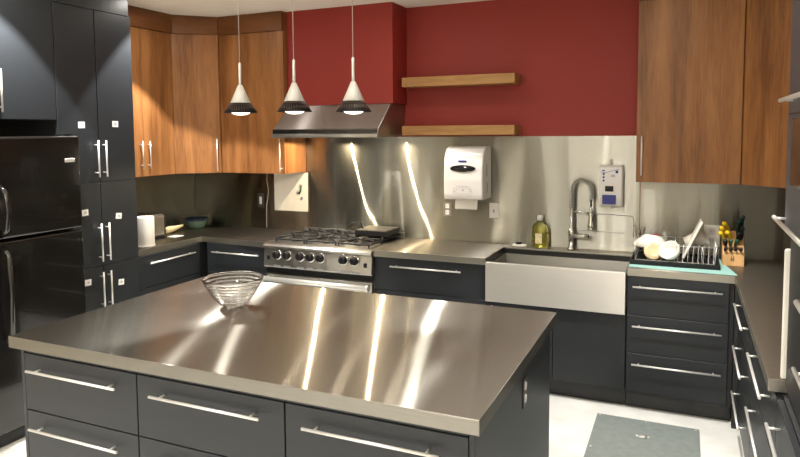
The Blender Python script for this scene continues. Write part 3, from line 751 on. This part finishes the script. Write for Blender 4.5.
# ------------------------------------------------------------------ around the sink
ds = thing('dish_soap_bottle', 'clear bottle of yellow-green dish soap left of the faucet', 'bottle', (-.885, -.062, TOP))
cx, cy = -.885, -.064
def ovl(bm, prof, sx, sy, n=28):
    lathe(bm, prof, n=n)
    bmesh.ops.transform(bm, matrix=Matrix.Translation((cx, cy, TOP+.001)) @ Matrix.Diagonal((sx, sy, 1, 1)), verts=list(bm.verts))
bm = nb(); ovl(bm, [(0, 0), (.88, 0), (1, .010), (1, .11), (.92, .125), (.97, .148), (.80, .172), (.36, .192), (.34, .202), (0, .202)], .062, .036); obj('bottle', bm, M['soapliq'], ds)
bm = nb(); ovl(bm, [(0, .2025), (.42, .2025), (.42, .236), (.36, .242), (0, .242)], .052, .052); obj('cap', bm, M['white'], ds)
bm = nb(); box(bm, cx-.030, cx+.020, cy-.0395, cy-.0370, TOP+.035, TOP+.110, .001, 1); lb2 = obj('front_label', bm, M['bread'], ds)
sp = thing('sponge_dish', 'pale sponge and dark scrubber on the ledge left of the soap', 'sponge', (-1.05, -.07, TOP))
bm = nb(); box(bm, -1.09, -.985, -.10, -.055, TOP+.001, TOP+.018, .006); obj('sponge', bm, M['board'], sp)
bm = nb(); lathe(bm, [(0, 0), (.024, 0), (.022, .012), (0, .016)], (-1.045, -.075, TOP+.0185), 16); obj('scrubber', bm, M['black'], sp)

# ------------------------------------------------------------------ dish drying area
mt = obj('drying_mat', prism(nb(), [(-.222, -.54), (.10, -.575), (.392, -.585), (.345, -.30), (.315, -.06), (-.215, -.06)], TOP+.0008, TOP+.004), M['mat'], origin=(.05, -.3, TOP))
tag(mt, 'aqua drying cloth spread under the black dish tray', 'cloth')
tz = TOP+.0048
dr = thing('dish_rack', 'black dish tray with chrome wire rack on the aqua cloth', 'dish rack', (.04, -.27, tz))
bm = nb(); tx0, tx1, ty0, ty1 = -.222, .305, -.480, -.080
box(bm, tx0, tx1, ty0, ty1, tz, tz+.006, .002)
for (a, b, c_, d_) in ((tx0, tx1, ty0, ty0+.012), (tx0, tx1, ty1-.012, ty1), (tx0, tx0+.012, ty0+.012, ty1-.012), (tx1-.012, tx1, ty0+.012, ty1-.012)):
    box(bm, a, b, c_, d_, tz+.0062, tz+.028, .003)
for k in range(12): box(bm, tx0+.03+k*.04, tx0+.04+k*.04, ty0+.02, ty1-.02, tz+.0062, tz+.011)
obj('tray', bm, M['black'], dr)
bm = nb(); wr = .0019
def loop(z, x0, x1, y0, y1): tube(bm, [(x0, y0, z), (x1, y0, z), (x1, y1, z), (x0, y1, z), (x0, y0, z)], wr, 6)
zb_, zt_ = tz+.030, tz+.135
loop(zb_, -.19, .275, -.462, -.12); loop(zt_, -.20, .285, -.472, -.11)
for x in [-.19+.465*k/6 for k in range(7)]:
    for y in (-.462, -.12):
        ys = -.01 if y < -.3 else .01
        tube(bm, [(x, y, zb_), (x*1.02, y+ys, zt_)], wr, 5)
for y in (-.36, -.28, -.20):
    for x in (-.19, .275): tube(bm, [(x, y, zb_), (x+(.01 if x > 0 else -.01), y, zt_)], wr, 5)
for x in [.06+.03*k for k in range(8)]:
    tube(bm, [(x, -.462, zb_), (x, -.34, zb_+.002), (x+.005, -.33, zb_+.09), (x+.01, -.31, zb_+.09), (x+.012, -.30, zb_), (x+.012, -.12, zb_)], wr, 5)
obj('wire_basket', bm, M['bar'], dr)
dz = tz+.034
def bowlmesh(r, h, th=.004, n=36):
    return [(0, 0), (r*.42, 0), (r*.55, h*.12), (r*.85, h*.55), (r, h), (r-th, h), (r*.85-th, h*.58), (r*.5, h*.2), (0, h*.12)]
def dish(name, label, cat, prof, loc, R, mat, group=None, scale=None):
    bm = nb(); lathe(bm, prof, n=40)
    mm = R @ (Matrix.Diagonal((*scale, 1)) if scale else Matrix.Identity(4))
    bmesh.ops.transform(bm, matrix=mm, verts=list(bm.verts))
    mz = min(v.co.z for v in bm.verts)
    for v in bm.verts: v.co.z -= mz
    o = obj(name, bm, mat); o.location = loc; return tag(o, label, cat, group)
dish('serving_bowl', 'large white bowl turned upside down at left of the dish rack', 'bowl', bowlmesh(.122, .095), (-.092, -.225, dz), rot('Y', 8) @ rot('X', 168), M['ceramic'])
dish('small_plate', 'small cream plate standing on edge at front of the dish rack', 'plate', [(0, 0), (.036, 0), (.056, .010), (.056, .013), (.034, .005), (0, .004)], (-.088, -.400, dz-.004), rot('Z', 12) @ rot('X', 68), M['cream_c'])
dish('mixing_bowl', 'white bowl tilted on its side in the middle of the rack', 'bowl', bowlmesh(.066, .080), (.040, -.400, dz), rot('Z', -30) @ rot('X', 52), M['ceramic'])
dish('measuring_cup', 'white cup lying behind the tilted bowl in the rack', 'cup', [(0, 0), (.040, 0), (.056, .13), (.053, .13), (.036, .005), (0, .005)], (.110, -.145, dz+.035), rot('Z', 80) @ rot('X', 66), M['ceramic'])
dish('red_lid', 'red plastic lid showing behind the upturned white bowl', 'lid', [(0, 0), (.055, 0), (.055, .012), (0, .016)], (-.085, -.100, dz+.004), rot('X', 80), M['redp'])
bm = nb(); t_ = nb(); box(t_, -.008, .008, -.09, .09, 0, .265, .005)
merge(bm, t_, Matrix.Translation((.092, -.270, dz+.003)) @ rot('Y', 24))
tag(obj('white_platter', bm, M['ceramic'], origin=(.10, -.270, dz)), 'flat white cutting tray leaning steeply across the dish rack', 'platter')
uh = thing('cutlery_cup', 'wire cup holding spoons at the rear left of the dish rack', 'cutlery holder', (-.200, -.03, TOP))
cxx, cyy = -.190, -.040
bm = nb(); lathe(bm, [(0, TOP+.001), (.026, TOP+.001), (.028, TOP+.09), (.026, TOP+.09), (.024, TOP+.004), (0, TOP+.004)], (cxx, cyy, 0), 20); obj('cup', bm, M['chrome'], uh)
for k, (dx, dy, hh) in enumerate(((-.03, -.004, .20), (.0, -.012, .17), (.024, .004, .19))):
    bm = nb(); tube(bm, [(cxx+dx*.3, cyy+dy*.3, TOP+.01), (cxx+dx, cyy+dy, TOP+hh-.03), (cxx+dx*1.15, cyy+dy*1.1, TOP+hh-.015), (cxx+dx*1.3, cyy+dy*1.2, TOP+hh)], [.002, .002, .008, .003], 8)
    o = obj('spoon', bm, M['chrome'], None, origin=(cxx+dx*.3, cyy+dy*.3, TOP+.01))
    tag(o, ['leftmost metal spoon in the wire cutlery cup', 'middle metal spoon in the wire cutlery cup', 'rightmost metal spoon in the wire cutlery cup'][k], 'spoon', 'spoons in the cutlery cup')

# knife block
kx, ky = .385, -.215
kb = thing('knife_block', 'light wooden knife block in the corner right of the dish rack', 'knife block', (kx, ky, TOP))
bm = nb(); prism_x(bm, [(ky-.075, TOP+.001), (ky+.085, TOP+.001), (ky+.085, TOP+.200), (ky+.060, TOP+.210), (ky-.075, TOP+.075)], kx-.062, kx+.062, .003); blk = obj('block', bm, M['block'], kb)
bm = nb()
for s in (-1, 1):
    x = kx-.004+s*.006
    tube(bm, [(x, ky-.0765, TOP+.040), (x, ky-.0765, TOP+.056)], .0022, 6); tube(bm, [(x-.006, ky-.0765, TOP+.050), (x+.006, ky-.0765, TOP+.047)], .0014, 6)
    lathe(bm, [(0, 0), (.003, 0), (.003, .001), (0, .001)], (x, ky-.0755, TOP+.061), 8, rot('X', 90))
    tube(bm, [(x, ky-.0765, TOP+.042), (x-.004, ky-.0765, TOP+.033)], .0014, 5); tube(bm, [(x, ky-.0765, TOP+.042), (x+.004, ky-.0765, TOP+.033)], .0014, 5)
obj('printed_mark', bm, M['ink'], blk)
# knives: handles leave the sloped face towards front-up
up_ = Vector((0, -.70, .71)).normalized()
knv = []
def knife(name, sx, f, length, mat, label, rad=.011, lean=0, cat='knife', dr=(0, -.70, .71)):
    rad *= 1.2; length *= 1.15
    # f = 0 low front ... 1 high back on the sloped face
    base = Vector((kx+sx, ky-.075+f*.135, TOP+.079+f*.131))
    dirv = (Vector(dr)+Vector((lean, 0, 0))).normalized()
    t = thing(name, label, cat, tuple(base), group='knives in the wooden block')
    bm = nb(); tube(bm, [base+dirv*.001, base+dirv*.012], rad*.75, 10); obj('bolster', bm, M['chrome'], t)
    e = Vector((lean*.02, -.006, -.006))
    bm = nb(); p = [base+dirv*.013, base+dirv*(length*.35), base+dirv*(length*.7)+Vector((0, 0, .002)), base+dirv*(length-.010)+e*.6, base+dirv*length+e]
    tube(bm, p, [rad*.75, rad, rad*.80, rad*1.08, rad*.5], 12); obj('grip', bm, mat, t)
for k, (sx, f, ln) in enumerate(((-.046, .54, .090), (-.038, .74, .095), (-.022, .94, .095), (-.008, .60, .085))):
    knife('paring_knife', sx, f, ln, M['yellow'], ['leftmost yellow-handled knife in the wooden block', 'second yellow-handled knife from the left in the block', 'topmost yellow-handled knife in the wooden block', 'rightmost yellow-handled knife in the wooden block'][k], .0125, -.30, dr=(0, -.70, .68))
for k in range(3):
    knife('steak_knife', -.044+.027*k, .30, .070, M['green'] if k else M['black'], ['black-handled knife at the left below the yellow ones', 'left green-handled knife in the middle of the block', 'right green-handled knife in the middle of the block'][k], .010, -.06+.08*k)
for k, (sx, f, ln) in enumerate(((.024, .42, .085), (.044, .58, .100), (.026, .80, .110), (.046, .94, .120))):
    knife('kitchen_knife', sx, f, ln, M['dkgreen'] if k > 1 else M['black'], ['lowest black-handled knife at the right of the block', 'second black-handled knife at the right of the block', 'dark green-handled knife below the topmost one', 'topmost dark green-handled knife at the right back of the block'][k], .0115, .04, dr=(0, -.45, .85))
for k in range(4):
    knife('steak_knife', -.045+.029*k, .09, .046, M['black'], ['leftmost short black knife in the lowest row of the block', 'second short black knife in the lowest row of the block', 'third short black knife in the lowest row of the block', 'rightmost short black knife in the lowest row of the block'][k], .0085, 0)

# ------------------------------------------------------------------ floor hatch
ht = thing('floor_hatch', 'grey-green metal hatch cover set on the floor before the sink', 'hatch', (-.09, -1.2, 0))
pl = obj('cover', box(nb(), -.378, .205, -1.66, -.740, .0008, .007, .0015, 1), M['hatch'], ht)
bm = nb(); lathe(bm, [(0, .0075), (.024, .0075), (.026, .009), (.012, .011), (0, .011)], (-.098, -.965, 0), 20)
box(bm, -.135, -.061, -.975, -.955, .0072, .0090, .001, 1)
obj('lift_latch', bm, M['bar'], ht)
bm = nb()
for x, y in ((-.36, -.76), (.187, -.76), (-.36, -1.2), (.187, -1.2), (-.09, -.76)): lathe(bm, [(0, .0072), (.006, .0072), (.005, .0088), (0, .009)], (x, y, 0), 10)
obj('screw', bm, M['bar'], ht)

# ------------------------------------------------------------------ lighting
def spot(parent, loc, W, half=40, blend=.12, size=.035, c=(1, .965, .90)):
    l = bpy.data.lights.new('spot', 'SPOT'); l.energy = W; l.spot_size = math.radians(half*2); l.spot_blend = blend; l.shadow_soft_size = size; l.color = c
    o = bpy.data.objects.new('spot', l); C.objects.link(o); o.parent = parent
    o.location = Vector(loc)-OFF[parent.name]; return o
DL = [(-3.42, -1.18, 100), (-3.38, -2.38, 125), (-3.42, -3.75, 30), (-1.75, -1.05, 45), (-.05, -1.50, 115), (-.70, -2.75, 32), (-1.5, -3.9, 34), (-2.6, -4.9, 40), (-.3, -5.0, 40)]
for i, (x, y, W) in enumerate(DL):
    t = thing('recessed_downlight', ['recessed ceiling downlight above the left worktop', 'recessed ceiling downlight in front of the refrigerator', 'recessed ceiling downlight left of the island front', 'recessed ceiling downlight between range and island', 'recessed ceiling downlight above the floor hatch', 'recessed ceiling downlight beyond the right end of the island', 'recessed ceiling downlight before the island', 'recessed ceiling downlight at the left behind the camera', 'recessed ceiling downlight at the right behind the camera'][i], 'ceiling light', (x, y, H-.004), group='recessed ceiling downlights')
    bm = nb(); lathe(bm, [(.050, H-.0005), (.075, H-.0005), (.072, H-.006), (.050, H-.008)], (x, y, 0), 28, closed=True); obj('trim_ring', bm, M['white'], t)
    bm = nb(); lathe(bm, [(0, H-.0035), (.049, H-.0035)], (x, y, 0), 28); obj('lens', bm, M['lampd'], t)
    spot(t, (x, y, H-.02), W)
# hood lamps
for x, y in HL:
    spot(hd, (x, y, 1.738), 14, 84, .15, .007, (1, .80, .52))
for p in (p1, p2, p3):
    l = bpy.data.lights.new('bulb', 'SPOT'); l.energy = 1.0; l.spot_size = math.radians(120); l.spot_blend = .5; l.shadow_soft_size = .03; l.color = (1, .86, .68)
    o = bpy.data.objects.new('bulb', l); C.objects.link(o); o.parent = p; o.location = (0, 0, -.016)
# unseen fill light added behind the camera to brighten the room
l = bpy.data.lights.new('fill_area', 'AREA'); l.shape = 'RECTANGLE'; l.size = 1.2; l.size_y = .6; l.energy = 75; l.color = (1, .95, .88)
pnl = thing('added_fill_light', 'added rectangular fill light at the ceiling behind the camera', 'ceiling light', (-1.2, -6.2, H-.02))
obj('fill_frame', box(nb(), -1.84, -.56, -6.54, -5.86, H-.012, H-.001, .003), M['white'], pnl)
o = bpy.data.objects.new('fill_area', l); C.objects.link(o); o.parent = pnl; o.location = (0, 0, .005)

w = bpy.data.worlds.new('World'); bpy.context.scene.world = w; w.use_nodes = True
w.node_tree.nodes['Background'].inputs[0].default_value = (.9, .85, .8, 1); w.node_tree.nodes['Background'].inputs[1].default_value = .05

# ------------------------------------------------------------------ camera
cd = bpy.data.cameras.new('camera'); cam = bpy.data.objects.new('camera', cd); C.objects.link(cam)
f_px, cy_px = 648.433, 178.788
pitch, yaw, roll = .072005, .416764, -.007399
cd.sensor_width = 36; cd.sensor_fit = 'HORIZONTAL'; cd.lens = f_px/800*36
cd.shift_y = (cy_px-228.5)/800; cd.clip_start = .02
fwd = Vector((-math.sin(yaw)*math.cos(pitch), math.cos(yaw)*math.cos(pitch), -math.sin(pitch)))
r_ = Vector((math.cos(yaw), math.sin(yaw), 0)); u_ = r_.cross(fwd)
r2 = r_*math.cos(roll)+u_*math.sin(roll); u2 = -r_*math.sin(roll)+u_*math.cos(roll)
mm = Matrix(((r2.x, u2.x, -fwd.x, .100914), (r2.y, u2.y, -fwd.y, -4.867467), (r2.z, u2.z, -fwd.z, 1.781113), (0, 0, 0, 1)))
cam.matrix_world = mm
bpy.context.scene.camera = cam
vs = bpy.context.scene.view_settings
vs.view_transform = 'Standard'; vs.look = 'None'; vs.gamma = 1; vs.exposure = 1.0; vs.use_curve_mapping = False
